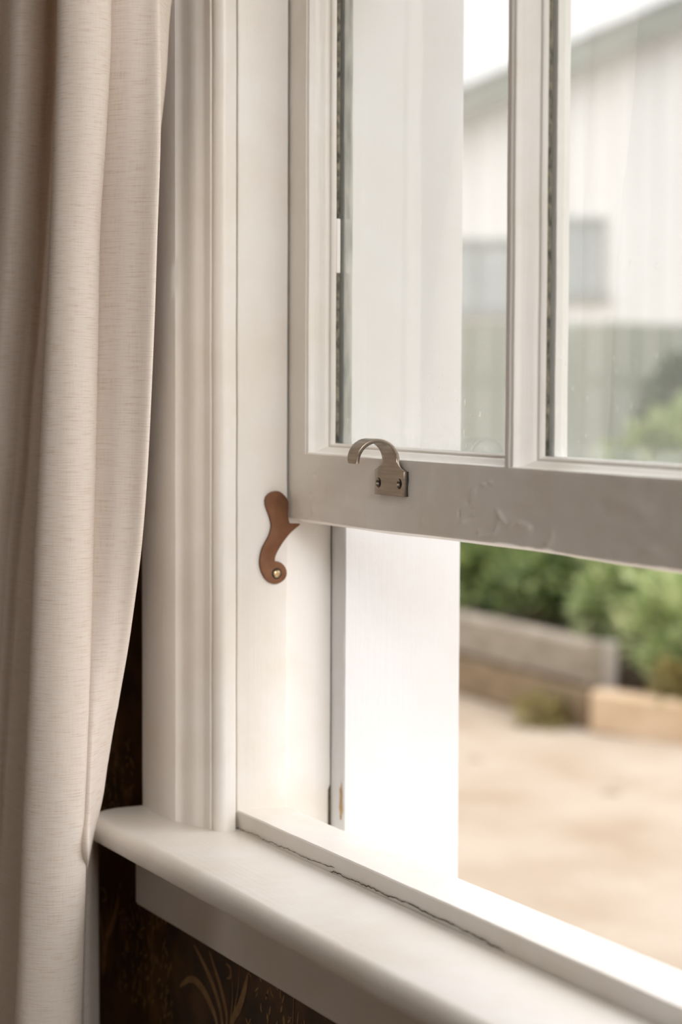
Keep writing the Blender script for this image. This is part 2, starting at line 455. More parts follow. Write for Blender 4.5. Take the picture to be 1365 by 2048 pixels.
# hairline crack of the paint between sill bead and window board
def crack(pts, wd, y, parent, mat='crack', nm='paint_crack'):
    vs = []; fs = []
    random.seed(int(pts[0][0] * 1e5) & 0xffff)
    n = max(2, int(abs(pts[-1][0] - pts[0][0]) / .0025)); dz = 0
    for i in range(n + 1):
        t = i / n * (len(pts) - 1); k = min(int(t), len(pts) - 2); u = t - k
        x = pts[k][0] + (pts[k + 1][0] - pts[k][0]) * u; z = pts[k][1] + (pts[k + 1][1] - pts[k][1]) * u
        dz = dz * .6 + random.uniform(-.0007, .0007)
        w2 = wd * random.uniform(.4, 1.2) * (0.15 if i in (0, n) else 1)
        yy = y(x)
        vs += [(x, yy, z + dz - w2), (x, yy, z + dz + w2)]
    for i in range(n): a = i * 2; fs.append((a, a + 1, a + 3, a + 2))
    return obj(nm, vs, fs, mat, parent)
yc = lambda x: -.0537
crack([(-.003, -.2800), (.03, -.2792), (.07, -.2795), (.10, -.2780), (.14, -.2785), (.20, -.2762)], .00035, yc, win)
crack([(.19, -.2795), (.24, -.2788), (.30, -.2775), (.40, -.2778), (.47, -.2795)], .00050, yc, win)
vs = [(-.0036, -.0537, ZS0 - .001), (-.0030, -.0537, ZS0 - .001), (-.0030, -.0537, -.2812), (-.0038, -.0537, -.2812)]
obj('paint_crack', vs, [(0, 1, 2, 3)], 'crack', win)
# bare wood where the paint has chipped from the outer jamb's edge
def chip(cx, cz, rx, rz, y, mat, seed):
    random.seed(seed); vs = [(cx, y, cz)]; n = 18
    for i in range(n):
        a = i / n * math.tau; r = random.uniform(.6, 1.15)
        vs.append((cx + math.cos(a) * rx * r, y, cz + math.sin(a) * rz * r))
    return obj('paint_chip', vs, [(0, 1 + i, 1 + (i + 1) % n) for i in range(n)], mat, win)
chip(.0120, -.262, .0035, .020, .0482, 'bare', 3)
# dirt in the corner of jamb channel and outer jamb
vs = []; fs = []
random.seed(2)
for i in range(141):
    z = -.33 + i * .005; wd = .0004 + .0012 * max(0, noise.noise(Vector((0, 3, z * 22)))) + (.0022 if z < -.25 else 0)
    vs += [(-.0094, .0480 - wd, z), (-.0094, .0484, z)]
for i in range(140): a = i * 2; fs.append((a, a + 1, a + 3, a + 2))
obj('joint_dirt', vs, fs, 'crack', win)

# ------------------------------------------------------------------ sash
H = .815                                   # sash height
def bumpy(v):
    """blisters and ridges of old paint on the face of the bottom rail"""
    if v.y < .0005 and v.z > .006:
        h = 0
        for (x, z, rx, rz, a, am) in BL:
            dx, dz = v.x - x, v.z - z; c, s = math.cos(a), math.sin(a)
            u = (dx * c + dz * s) / rx; w_ = (-dx * s + dz * c) / rz
            h += am * math.exp(-(u * u + w_ * w_))
        h += .00035 * noise.noise(Vector((v.x * 14, 0, v.z * 110))) + .00035 * noise.noise(Vector((v.x * 60, 5, v.z * 70)))
        v.y -= h * 1.5
    return v
BL = [(.372, .028, .010, .0022, -.55, .0011), (.388, .0235, .006, .0018, .5, .0010), (.402, .0238, .008, .0020, -.15, .0011), (.412, .021, .0035, .003, 0, .001),
      (.365, .018, .007, .0016, .9, .0009), (.352, .014, .010, .0016, .1, .0008), (.340, .0135, .004, .003, 0, .0008),
      (.322, .036, .0030, .0025, 0, -.0010), (.330, .045, .0035, .0014, .7, .0009), (.346, .051, .003, .0018, 0, .001), (.357, .053, .003, .0014, 0, .0009),
      (.308, .026, .0018, .0045, 0, -.0010), (.317, .0190, .006, .002, 0, .0010), (.328, .0275, .006, .0011, 0, .0009), (.440, .011, .006, .004, 0, .0011),
      (.443, .018, .003, .003, 0, .0008), (.250, .016, .003, .0022, 0, .0008), (.235, .030, .006, .0008, .4, .0006), (.060, .052, .0012, .006, .2, .0007),
      (.052, .046, .002, .002, 0, -.0009), (.043, .028, .0016, .0022, 0, -.001), (.048, .014, .003, .004, .6, .0006), (.075, .040, .0012, .008, -.15, .0006),
      (.515, .030, .02, .006, .2, .0008), (.545, .045, .02, .007, -.2, .0007), (.57, .015, .012, .004, 0, .001)]
def rail_prof():
    p = [(.0030, .0652), (.0004, .0645)]
    for i in range(40): p.append((0.0, .0630 - (.0630 - .0058) * i / 39))
    p += [(.0010, .0042), (.0080, .0019), (.0160, 0), (.0455, 0), (.0465, .001), (.0465, .060), (.0240, .0655)]
    return p
def rail_fn(v):
    v.z += .0022 * math.exp(-((v.x - .40) / .16) ** 2) if v.z < .03 else 0
    if v.z > .06: v.z += .0030 * max(0, v.x)  # rail grows a little deeper to the right
    if v.z < .012: v.z += .0022 * noise.noise(Vector((v.x * 9, 4, 0))) * .5
    return bumpy(v)

def make_sash(z0, y0, lower):
    s = empty('window_sash', (0, 0, 0))
    yo = y0; 
    if lower:
        extrude('bottom_rail', rail_prof(), 'X', -.0085, W1 + .0085, 560, 'paint_x', s, .00018, rail_fn)
    else:
        boxes('bottom_rail', [(-.0085 + .026, W1 + .0085 - .026, yo, yo + .0465, z0, z0 + .05)], 'paint_x', s, .0015)
    zb = z0 + (.0640 if lower else .05); zt = z0 + H - .045
    x0 = -.0085 if lower else .0175; x1 = W1 - x0
    bars = [x0 + .0400 if lower else x0 + .030]
    i0 = .0318 if lower else .05
    i1 = W1 - i0
    st = lambda a, b: [(a, yo + .0008), (a + .0008, yo), (b - .0006, yo), (b, yo + .0006), (b, yo + .002), (b, yo + .0455), (a, yo + .0455)]
    extrude('stile', st(x0, i0), 'Z', zb, z0 + H, 150, 'paint_v', s, .0003)
    extrude('stile', st(i1, x1), 'Z', zb, z0 + H, 60, 'paint_v', s, .0003)
    boxes('top_rail', [(i0, i1, yo, yo + .0455, zt, z0 + H)], 'paint_x', s, .001)
    m = [(.3760, .3828), (.7272, .7340)]
    for a, b in m:
        extrude('muntin', [(a, yo + .0010), (a + .001, yo), (b - .001, yo), (b, yo + .0010), (b, yo + .0455), (a, yo + .0455)], 'Z', zb - .0005, zt, 120, 'paint_v', s, .0003)
    prof = [(-.0008, .0012), (.0012, .0012), (.0026, .0020), (.0032, .0042), (.0030, .0060), (.0036, .0085), (.0052, .0122), (.0068, .0155), (.0078, .0176),
            (.0078, .0190), (.0070, .0196), (.0074, .0204), (.0096, .0208), (.0106, .0222), (.0114, .0250), (.0060, .0250)]
    po = [(i0, m[0][0]), (m[0][1], m[1][0]), (m[1][1], i1)]
    for k, (a, b) in enumerate(po):
        w_ = [(p, yo + q) for p, q in prof]
        ring('glazing_moulding', a, b, zb - .0010, zt, w_, 'paint_v', s, .00030)
        ring('glazing_gap_shade', a, b, zb - .001, zt, [(.0060, yo + .0249), (.0108, yo + .0249), (.0104, yo + .0292), (.006, yo + .0292)], 'glass_edge_shade', s, .0002)  # dark strip standing in for the shaded gap between moulding and putty
        e = .0110 if k == 0 else .0111
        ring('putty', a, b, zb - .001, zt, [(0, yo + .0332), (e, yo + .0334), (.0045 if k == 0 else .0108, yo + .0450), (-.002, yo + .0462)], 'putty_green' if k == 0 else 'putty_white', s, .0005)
        boxes('pane', [(a + .003, b - .003, yo + .0296, yo + .0324, zb + .003, zt - .003)], 'glass', s)
    return s
sash = make_sash(0, 0.0, True)
boxes('paint_run', [(.0405, .0437, .0250, .0293, .228, .277)], 'paint_v', sash, .001)
tag(sash, 'raised white timber window sash with nickel hook lift on its bottom rail', 'window sash')
usash = make_sash(.540, .0505, False)
tag(usash, 'fixed white upper sash behind the raised lower sash', 'window sash')

# hook sash lift: screw plate, strap rising and curling forward
def lift():
    YP = -.0042
    outline = []
    # plate outline (x, z), then rounded shoulders into the neck
    L = [(.1738, .0350), (.1738, .0560)] + [( .1738 + .0120 * t, .0560 + .0030 * t + .0085 * t ** 3) for t in (.25, .5, .75, 1)]
    Rr = [(.2250, .0565)] + [(.2250 - .0120 * t, .0565 + .0030 * t + .0085 * t ** 3) for t in (.25, .5, .75, 1)] 
    bm = bmesh.new()
    # rows from bottom to the tip: left x, right x, (y, z) of the outer face and inner normal
    rows = [(.1738, .2250, YP, .0350, (0, 1, 0)), (.1738, .2250, YP, .0405, (0, 1, 0)), (.1738, .2250, YP, .0500, (0, 1, 0)), (.1738, .2250, YP, .0562, (0, 1, 0))]
    for t in (.3, .55, .8, 1):
        k = 1 - (1 - t) ** 1.8
        rows.append((.1738 + .0130 * k, .2250 - .0128 * k, YP, .0562 + .0075 * t, (0, 1, 0)))
    zc, yc_, r = .0645, -.0215, .0173
    nA = 16
    for i in range(1, nA + 1):
        a = math.radians(0 + 180 * i / nA * .93)      # 0 = at the wall side, 90 = apex
        y = yc_ + r * math.cos(a) * (1 if math.cos(a) > 0 else 1.05); z = zc + r * math.sin(a) * .98
        t = i / nA; wdt = .0255 - .0085 * t ** 1.5
        cx = .1993
        rows.append((cx - wdt / 2, cx + wdt / 2, y, z, (0, math.cos(a), math.sin(a))))
    # last straight piece of the tip
    y, z = rows[-1][2], rows[-1][3]
    rows.append((.1993 - .0078, .1993 + .0078, y - .0004, z - .0035, (0, -1, .1)))
    rows.append((.1993 - .0066, .1993 + .0066, y - .0002, z - .0060, (0, -1, .1)))
    T = .0034
    # outer surface of the curl is the side away from its centre; plate's visible face is towards the room
    F, B = [], []
    for (xa, xb, y, z, nrm) in rows:
        if nrm == (0, 1, 0): f = Vector((0, y, z)); b = Vector((0, y + T, z))
        else:
            nv = Vector(nrm).normalized(); b = Vector((0, y, z)) + nv * T * .5; f = Vector((0, y, z)) - nv * T * .5
            b.y += T * .5 * (1 if nv.y > 0 else 1) ; f.y += T * .5
        nx = 6
        F.append([bm.verts.new((xa + (xb - xa) * i / nx, f.y, f.z)) for i in range(nx + 1)])
        B.append([bm.verts.new((xa + (xb - xa) * i / nx, b.y, b.z)) for i in range(nx + 1)])
    for i in range(len(F) - 1):
        for j in range(6):
            bm.faces.new((F[i][j], F[i][j + 1], F[i + 1][j + 1], F[i + 1][j]))
            bm.faces.new((B[i][j], B[i + 1][j], B[i + 1][j + 1], B[i][j + 1]))
        bm.faces.new((F[i][0], F[i + 1][0], B[i + 1][0], B[i][0])); bm.faces.new((F[i][6], B[i][6], B[i + 1][6], F[i + 1][6]))
    for k in (0, -1):
        for j in range(6): bm.faces.new((F[k][j], B[k][j], B[k][j + 1], F[k][j + 1]))
    bmesh.ops.recalc_face_normals(bm, faces=bm.faces)
    es = [e for e in bm.edges if len(e.link_faces) == 2 and e.calc_face_angle(0) > math.radians(60)]
    bmesh.ops.bevel(bm, geom=es, offset=.0005, segments=2, affect='EDGES', profile=.5)
    o = sharp(bmobj('sash_lift', bm, 'nickel', sash), 40)
    # screw wells cut into the plate
    cb = bmesh.new()
    for (x, z) in ((.1808, .0452), (.2172, .0458)):
        r = bmesh.ops.create_cone(cb, cap_ends=True, segments=32, radius1=.0022, radius2=.0046, depth=.0042)
        bmesh.ops.rotate(cb, verts=r['verts'], cent=(0, 0, 0), matrix=Matrix.Rotation(math.radians(90), 3, 'X'))
        bmesh.ops.translate(cb, verts=r['verts'], vec=(x, -.0024, z))
    me = bpy.data.meshes.new('cut'); bmesh.ops.recalc_face_normals(cb, faces=cb.faces); cb.to_mesh(me); cb.free()
    c = bpy.data.objects.new('cut', me); COL.objects.link(c)
    md = o.modifiers.new('b', 'BOOLEAN'); md.operation = 'DIFFERENCE'; md.object = c; md.solver = 'EXACT'
    dg = bpy.context.evaluated_depsgraph_get(); nm = bpy.data.meshes.new_from_object(o.evaluated_get(dg))
    o.modifiers.clear(); o.data = nm; bpy.data.objects.remove(c); sharp(o, 40)
    tag(o, 'brushed nickel hook lift screwed to the rail')
    # dark backing gap: near-black slab put in for the shade behind the plate
    boxes('lift_gap_shade', [(.1746, .2252, -.0012, .0006, .0354, .0560)], 'screw_gap_dark', o)
    for (x, z, a) in ((.1808, .0452, .5), (.2172, .0458, 1.2)):
        b = bmesh.new()
        for k in range(2):
            pass
        vs = [(x, -.0026, z)]; n = 24
        cr_ = bmesh.ops.create_cone(b, cap_ends=True, segments=24, radius1=.0023, radius2=.0031, depth=.0010)
        bmesh.ops.rotate(b, verts=cr_['verts'], cent=(0, 0, 0), matrix=Matrix.Rotation(math.radians(90), 3, 'X'))
        bmesh.ops.translate(b, verts=cr_['verts'], vec=(x, -.0016, z))
        for q in range(2):
            k = bmesh.ops.create_cube(b, size=1)
            bmesh.ops.scale(b, vec=(.0046, .0005, .0007), verts=k['verts'])
            bmesh.ops.rotate(b, verts=k['verts'], cent=(0, 0, 0), matrix=Matrix.Rotation(a + q * math.pi / 2, 3, 'Y'))
            bmesh.ops.translate(b, verts=k['verts'], vec=(x, -.0022, z))
        bmobj('screw', b, 'screw_gap_dark', o)
    return o
lift()

# ------------------------------------------------------------------ bronze lever holding the sash up
LP = [(-15.3,29.6),(-19.6,28.9),(-22.9,27.1),(-25.4,24.4),(-26.4,21.1),(-26.2,17.2),(-24.9,13.0),(-23.0,8.6),(-21.6,4.8),(-20.4,0.6),(-20.1,-3.3),(-21.0,-7.6),(-22.6,-12.0),(-25.0,-15.8),(-27.1,-19.3),(-28.9,-22.6),(-30.2,-26.2),(-31.1,-29.6),(-31.6,-33.1),(-31.7,-36.8),(-31.1,-40.6),(-30.1,-44.2),(-28.5,-47.5),(-26.5,-50.6),(-23.9,-53.1),(-20.8,-55.0),(-17.3,-56.1),(-14.2,-56.1),(-11.2,-55.3),(-8.4,-53.8),(-6.1,-51.8),(-4.6,-49.2),(-4.2,-46.5),(-4.6,-43.6),(-5.8,-41.0),(-7.6,-38.7),(-9.9,-36.9),(-12.8,-35.6),(-16.3,-34.9),(-16.4,-32.2),(-15.2,-28.9),(-13.4,-25.6),(-11.2,-22.2),(-8.5,-18.3),(-5.5,-14.7),(-2.5,-11.4),(0.5,-8.6),(3.6,-6.2),(6.5,-4.1),(8.6,-2.7),(9.6,-1.3),(7.5,-0.9),(4.5,-0.8),(1.0,-0.7),(-1.2,-0.3),(-2.2,1.5),(-2.7,5.0),(-2.9,9.1),(-2.6,14.0),(-2.6,19.0),(-4.0,22.2),(-6.3,24.9),(-8.8,27.3),(-11.8,29.0)]
lev = empty('sash_prop', (0, -.0148, -.0465))
tag(lev, 'brown bronze curved prop lever screwed to the jamb under the sash corner', 'window prop')
bm = bmesh.new()
vv = [bm.verts.new((.0002, a / 1000 + .0148, b / 1000 + .0465)) for a, b in LP]
f = bm.faces.new(vv)
r = bmesh.ops.extrude_face_region(bm, geom=[f])
tv = [v for v in r['geom'] if isinstance(v, bmesh.types.BMVert)]
bmesh.ops.translate(bm, verts=tv, vec=(.0030, 0, 0))
te = [e for e in bm.edges if all(v in tv for v in e.verts)]
bmesh.ops.bevel(bm, geom=te, offset=.0006, segments=3, affect='EDGES', profile=.5)
lp = sharp(bmobj('lever_plate', bm, 'brass', lev), 35)
bm = bmesh.new()
for r_, d_, x_ in ((.0044, .0006, .0035),):
    c = bmesh.ops.create_cone(bm, cap_ends=True, segments=32, radius1=r_ + .0008, radius2=r_ + .0004, depth=d_)
    bmesh.ops.rotate(bm, verts=c['verts'], cent=(0, 0, 0), matrix=Matrix.Rotation(math.radians(90), 3, 'Y'))
    bmesh.ops.translate(bm, verts=c['verts'], vec=(x_ - .0003, 0, 0))
bmobj('screw_seat', bm, 'screw_gap_dark', lev)
# slotted round head, in two halves with the slot between
sc_ = empty('x'); bpy.data.objects.remove(sc_)
bm = bmesh.new()
c = bmesh.ops.create_uvsphere(bm, u_segments=32, v_segments=16, radius=.0038)
bmesh.ops.scale(bm, vec=(.42, 1, 1), verts=bm.verts)
bmesh.ops.translate(bm, verts=bm.verts, vec=(.0034, 0, 0))
sl = bmesh.new(); k = bmesh.ops.create_cube(sl, size=1)
bmesh.ops.scale(sl, vec=(.0030, .012, .0013), verts=k['verts'])
bmesh.ops.rotate(sl, verts=k['verts'], cent=(0, 0, 0), matrix=Matrix.Rotation(math.radians(12), 3, 'X'))
bmesh.ops.translate(sl, verts=k['verts'], vec=(.0055, 0, .0004))
me = bpy.data.meshes.new('cut'); sl.to_mesh(me); sl.free(); c = bpy.data.objects.new('cut', me); COL.objects.link(c)
so = bmobj('screw', bm, 'screw_gold', None)
md = so.modifiers.new('b', 'BOOLEAN'); md.operation = 'DIFFERENCE'; md.object = c; md.solver = 'EXACT'
dg = bpy.context.evaluated_depsgraph_get(); nm = bpy.data.meshes.new_from_object(so.evaluated_get(dg))
so.modifiers.clear(); so.data = nm; bpy.data.objects.remove(c); sharp(so, 40); so.parent = lev

# ------------------------------------------------------------------ curtain
CZ = [0.47, 0.4, 0.33, 0.26, 0.19, 0.12, 0.05, -0.02, -0.09, -0.16, -0.21, -0.25, -0.29, -0.34, -0.39, -0.45, -0.52]
CT = [
 [(0.0103, -0.12), (0.0531, -0.145), (0.08, -0.162), (0.0963, -0.168), (0.1088, -0.174), (0.1041, -0.184), (0.0995, -0.197), (0.0891, -0.206), (0.0808, -0.209), (0.0818, -0.2088), (0.095, -0.2094), (0.1065, -0.2191), (0.1093, -0.232), (0.1053, -0.2427), (0.0948, -0.2507), (0.0798, -0.2506), (0.0693, -0.2425), (-0.0362, -0.205), (-0.0741, -0.199), (-0.0857, -0.2), (-0.0804, -0.206), (-0.0764, -0.213), (-0.072, -0.222), (-0.0729, -0.231), (-0.086, -0.235), (-0.1106, -0.233), (-0.1361, -0.227), (-0.1729, -0.215), (-0.1679, -0.15), (-0.2129, -0.145), (-0.2479, -0.2), (-0.2829, -0.21), (-0.3079, -0.15), (-0.3529, -0.145), (-0.3929, -0.205), (-0.4329, -0.205), (-0.4629, -0.15), (-0.5029, -0.15)],
 [(-0.0055, -0.12), (0.0452, -0.145), (0.0797, -0.162), (0.0961, -0.168), (0.1085, -0.174), (0.1021, -0.184), (0.0953, -0.197), (0.0826, -0.206), (0.0742, -0.209), (0.0756, -0.2089), (0.0887, -0.2095), (0.1001, -0.2192), (0.1029, -0.232), (0.099, -0.2426), (0.0885, -0.2506), (0.0736, -0.2505), (0.0632, -0.2425), (-0.0425, -0.205), (-0.0807, -0.199), (-0.0938, -0.2), (-0.0899, -0.206), (-0.0861, -0.213), (-0.0818, -0.222), (-0.0829, -0.231), (-0.0962, -0.235), (-0.121, -0.233), (-0.1467, -0.227), (-0.1837, -0.215), (-0.1787, -0.15), (-0.2237, -0.145), (-0.2587, -0.2), (-0.2937, -0.21), (-0.3187, -0.15), (-0.3637, -0.145), (-0.4037, -0.205), (-0.4437, -0.205), (-0.4737, -0.15), (-0.5137, -0.15)],
 [(-0.0288, -0.12), (0.033, -0.145), (0.078, -0.162), (0.0944, -0.168), (0.1069, -0.174), (0.0977, -0.184), (0.0876, -0.197), (0.0716, -0.206), (0.063, -0.209), (0.0657, -0.2093), (0.0786, -0.2099), (0.0897, -0.2193), (0.0925, -0.2319), (0.0887, -0.2423), (0.0785, -0.2501), (0.0638, -0.2501), (0.0536, -0.2422), (-0.0518, -0.205), (-0.0902, -0.199), (-0.1057, -0.2), (-0.1041, -0.206), (-0.1004, -0.213), (-0.0962, -0.222), (-0.0975, -0.231), (-0.1112, -0.235), (-0.1363, -0.233), (-0.1623, -0.227), (-0.1995, -0.215), (-0.1945, -0.15), (-0.2395, -0.145), (-0.2745, -0.2), (-0.3095, -0.21), (-0.3345, -0.15), (-0.3795, -0.145), (-0.4195, -0.205), (-0.4595, -0.205), (-0.4895, -0.15), (-0.5295, -0.15)],
 [(-0.046, -0.12), (0.0216, -0.145), (0.0719, -0.162), (0.0883, -0.168), (0.1008, -0.174), (0.0895, -0.184), (0.0766, -0.197), (0.0576, -0.206), (0.0489, -0.209), (0.0536, -0.21), (0.0661, -0.2105), (0.077, -0.2196), (0.0797, -0.2318), (0.076, -0.2419), (0.0661, -0.2495), (0.0519, -0.2495), (0.042, -0.2419), (-0.0627, -0.205), (-0.1015, -0.199), (-0.1182, -0.2), (-0.1177, -0.206), (-0.1141, -0.213), (-0.1101, -0.222), (-0.1116, -0.231), (-0.1256, -0.235), (-0.151, -0.233), (-0.1773, -0.227), (-0.2148, -0.215), (-0.2098, -0.15), (-0.2548, -0.145), (-0.2898, -0.2), (-0.3248, -0.21), (-0.3498, -0.15), (-0.3948, -0.145), (-0.4348, -0.205), (-0.4748, -0.205), (-0.5048, -0.15), (-0.5448, -0.15)],
 [(-0.0629, -0.12), (0.0108, -0.145), (0.0666, -0.162), (0.083, -0.168), (0.0956, -0.174), (0.0845, -0.184), (0.0721, -0.197), (0.0535, -0.206), (0.0446, -0.209), (0.046, -0.2089), (0.0591, -0.2095), (0.0706, -0.2191), (0.0734, -0.2319), (0.0696, -0.2425), (0.0592, -0.2505), (0.0443, -0.2505), (0.0338, -0.2425), (-0.074, -0.205), (-0.1132, -0.199), (-0.1329, -0.2), (-0.1353, -0.206), (-0.1318, -0.213), (-0.1279, -0.222), (-0.1298, -0.231), (-0.1441, -0.235), (-0.17, -0.233), (-0.1965, -0.227), (-0.2344, -0.215), (-0.2294, -0.15), (-0.2744, -0.145), (-0.3094, -0.2), (-0.3444, -0.21), (-0.3694, -0.15), (-0.4144, -0.145), (-0.4544, -0.205), (-0.4944, -0.205), (-0.5244, -0.15), (-0.5644, -0.15)],
 [(-0.0799, -0.12), (-0.0014, -0.145), (0.0588, -0.162), (0.0753, -0.168), (0.0879, -0.174), (0.078, -0.184), (0.067, -0.197), (0.05, -0.206), (0.041, -0.209), (0.0382, -0.2077), (0.0521, -0.2082), (0.0643, -0.2184), (0.0674, -0.2319), (0.0633, -0.2432), (0.0523, -0.2517), (0.0364, -0.2518), (0.0254, -0.2433), (-0.0861, -0.205), (-0.1257, -0.199), (-0.1495, -0.2), (-0.1559, -0.206), (-0.1526, -0.213), (-0.1489, -0.222), (-0.1511, -0.231), (-0.1658, -0.235), (-0.1922, -0.233), (-0.2192, -0.227), (-0.2574, -0.215), (-0.2524, -0.15), (-0.2974, -0.145), (-0.3324, -0.2), (-0.3674, -0.21), (-0.3924, -0.15), (-0.4374, -0.145), (-0.4774, -0.205), (-0.5174, -0.205), (-0.5474, -0.15), (-0.5874, -0.15)],
 [(-0.0971, -0.12), (-0.0154, -0.145), (0.0476, -0.162), (0.0643, -0.168), (0.077, -0.174), (0.0692, -0.184), (0.0608, -0.197), (0.0465, -0.206), (0.0374, -0.209), (0.0303, -0.2063), (0.045, -0.2069), (0.0579, -0.2176), (0.0612, -0.232), (0.0569, -0.244), (0.0452, -0.253), (0.0284, -0.2531), (0.0167, -0.2442), (-0.0987, -0.205), (-0.1387, -0.199), (-0.1633, -0.2), (-0.1705, -0.206), (-0.1672, -0.213), (-0.1637, -0.222), (-0.1661, -0.231), (-0.1812, -0.235), (-0.208, -0.233), (-0.2352, -0.227), (-0.2737, -0.215), (-0.2687, -0.15), (-0.3137, -0.145), (-0.3487, -0.2), (-0.3837, -0.21), (-0.4087, -0.15), (-0.4537, -0.145), (-0.4937, -0.205), (-0.5337, -0.205), (-0.5637, -0.15), (-0.6037, -0.15)],
 [(-0.1142, -0.12), (-0.0318, -0.145), (0.0318, -0.162), (0.0486, -0.168), (0.0614, -0.174), (0.0566, -0.184), (0.0518, -0.197), (0.0412, -0.206), (0.0321, -0.209), (0.0218, -0.2054), (0.0371, -0.206), (0.0506, -0.2171), (0.054, -0.2321), (0.0495, -0.2445), (0.0374, -0.2539), (0.0199, -0.254), (0.0077, -0.2448), (-0.1107, -0.205), (-0.1512, -0.199), (-0.1796, -0.2), (-0.1906, -0.206), (-0.1875, -0.213), (-0.1842, -0.222), (-0.1869, -0.231), (-0.2025, -0.235), (-0.2297, -0.233), (-0.2572, -0.227), (-0.2962, -0.215), (-0.2912, -0.15), (-0.3362, -0.145), (-0.3712, -0.2), (-0.4062, -0.21), (-0.4312, -0.15), (-0.4762, -0.145), (-0.5162, -0.205), (-0.5562, -0.205), (-0.5862, -0.15), (-0.6262, -0.15)],
 [(-0.1311, -0.12), (-0.0526, -0.145), (0.0073, -0.162), (0.0244, -0.168), (0.0373, -0.174), (0.0378, -0.184), (0.0392, -0.197), (0.035, -0.206), (0.0258, -0.209), (0.0131, -0.2047), (0.0289, -0.2053), (0.0427, -0.2167), (0.0462, -0.2321), (0.0417, -0.2449), (0.0292, -0.2546), (0.0113, -0.2547), (-0.0013, -0.2452), (-0.1222, -0.205), (-0.163, -0.199), (-0.1935, -0.2), (-0.2065, -0.206), (-0.2036, -0.213), (-0.2005, -0.222), (-0.2035, -0.231), (-0.2194, -0.235), (-0.247, -0.233), (-0.2748, -0.227), (-0.3141, -0.215), (-0.3091, -0.15), (-0.3541, -0.145), (-0.3891, -0.2), (-0.4241, -0.21), (-0.4491, -0.15), (-0.4941, -0.145), (-0.5341, -0.205), (-0.5741, -0.205), (-0.6041, -0.15), (-0.6441, -0.15)],
 [(-0.1476, -0.12), (-0.0765, -0.145), (-0.0235, -0.162), (-0.0061, -0.168), (0.007, -0.174), (0.0149, -0.184), (0.0251, -0.197), (0.0299, -0.206), (0.0205, -0.209), (0.0051, -0.2039), (0.0214, -0.2045), (0.0357, -0.2162), (0.0394, -0.2321), (0.0347, -0.2453), (0.0218, -0.2554), (0.0033, -0.2555), (-0.0097, -0.2457), (-0.1333, -0.205), (-0.1745, -0.199), (-0.2059, -0.2), (-0.2197, -0.206), (-0.2168, -0.213), (-0.2139, -0.222), (-0.2172, -0.231), (-0.2334, -0.235), (-0.2613, -0.233), (-0.2894, -0.227), (-0.3289, -0.215), (-0.3239, -0.15), (-0.3689, -0.145), (-0.4039, -0.2), (-0.4389, -0.21), (-0.4639, -0.15), (-0.5089, -0.145), (-0.5489, -0.205), (-0.5889, -0.205), (-0.6189, -0.15), (-0.6589, -0.15)],
 [(-0.1598, -0.12), (-0.0944, -0.145), (-0.0468, -0.162), (-0.0292, -0.168), (-0.016, -0.174), (-0.0022, -0.184), (0.0147, -0.197), (0.0262, -0.206), (0.0168, -0.209), (-0.0005, -0.2033), (0.0161, -0.2039), (0.0307, -0.2159), (0.0345, -0.2321), (0.0297, -0.2456), (0.0166, -0.2559), (-0.0023, -0.2561), (-0.0156, -0.2461), (-0.1412, -0.205), (-0.1826, -0.199), (-0.2146, -0.2), (-0.2289, -0.206), (-0.2261, -0.213), (-0.2233, -0.222), (-0.2267, -0.231), (-0.2432, -0.235), (-0.2713, -0.233), (-0.2996, -0.227), (-0.3392, -0.215), (-0.3342, -0.15), (-0.3792, -0.145), (-0.4142, -0.2), (-0.4492, -0.21), (-0.4742, -0.15), (-0.5192, -0.145), (-0.5592, -0.205), (-0.5992, -0.205), (-0.6292, -0.15), (-0.6692, -0.15)],
 [(-0.1724, -0.12), (-0.1082, -0.145), (-0.0619, -0.162), (-0.0441, -0.168), (-0.0308, -0.174), (-0.0137, -0.184), (0.0071, -0.197), (0.0225, -0.206), (0.013, -0.209), (-0.0055, -0.203), (0.0113, -0.2036), (0.0261, -0.2157), (0.03, -0.2321), (0.0251, -0.2458), (0.0119, -0.2562), (-0.0073, -0.2564), (-0.0208, -0.2463), (-0.1477, -0.205), (-0.1893, -0.199), (-0.2217, -0.2), (-0.2363, -0.206), (-0.2336, -0.213), (-0.2309, -0.222), (-0.2345, -0.231), (-0.251, -0.235), (-0.2794, -0.233), (-0.3078, -0.227), (-0.3476, -0.215), (-0.3426, -0.15), (-0.3876, -0.145), (-0.4226, -0.2), (-0.4576, -0.21), (-0.4826, -0.15), (-0.5276, -0.145), (-0.5676, -0.205), (-0.6076, -0.205), (-0.6376, -0.15), (-0.6776, -0.15)],
 [(-0.1868, -0.12), (-0.1284, -0.145), (-0.0877, -0.162), (-0.0696, -0.168), (-0.0562, -0.174), (-0.0324, -0.184), (-0.0039, -0.197), (0.0191, -0.206), (0.0095, -0.209), (-0.0102, -0.2027), (0.0068, -0.2032), (0.0219, -0.2155), (0.0257, -0.2321), (0.0209, -0.246), (0.0075, -0.2566), (-0.012, -0.2568), (-0.0256, -0.2465), (-0.1538, -0.205), (-0.1956, -0.199), (-0.2283, -0.2), (-0.2433, -0.206), (-0.2407, -0.213), (-0.238, -0.222), (-0.2417, -0.231), (-0.2585, -0.235), (-0.287, -0.233), (-0.3156, -0.227), (-0.3555, -0.215), (-0.3505, -0.15), (-0.3955, -0.145), (-0.4305, -0.2), (-0.4655, -0.21), (-0.4905, -0.15), (-0.5355, -0.145), (-0.5755, -0.205), (-0.6155, -0.205), (-0.6455, -0.15), (-0.6855, -0.15)],
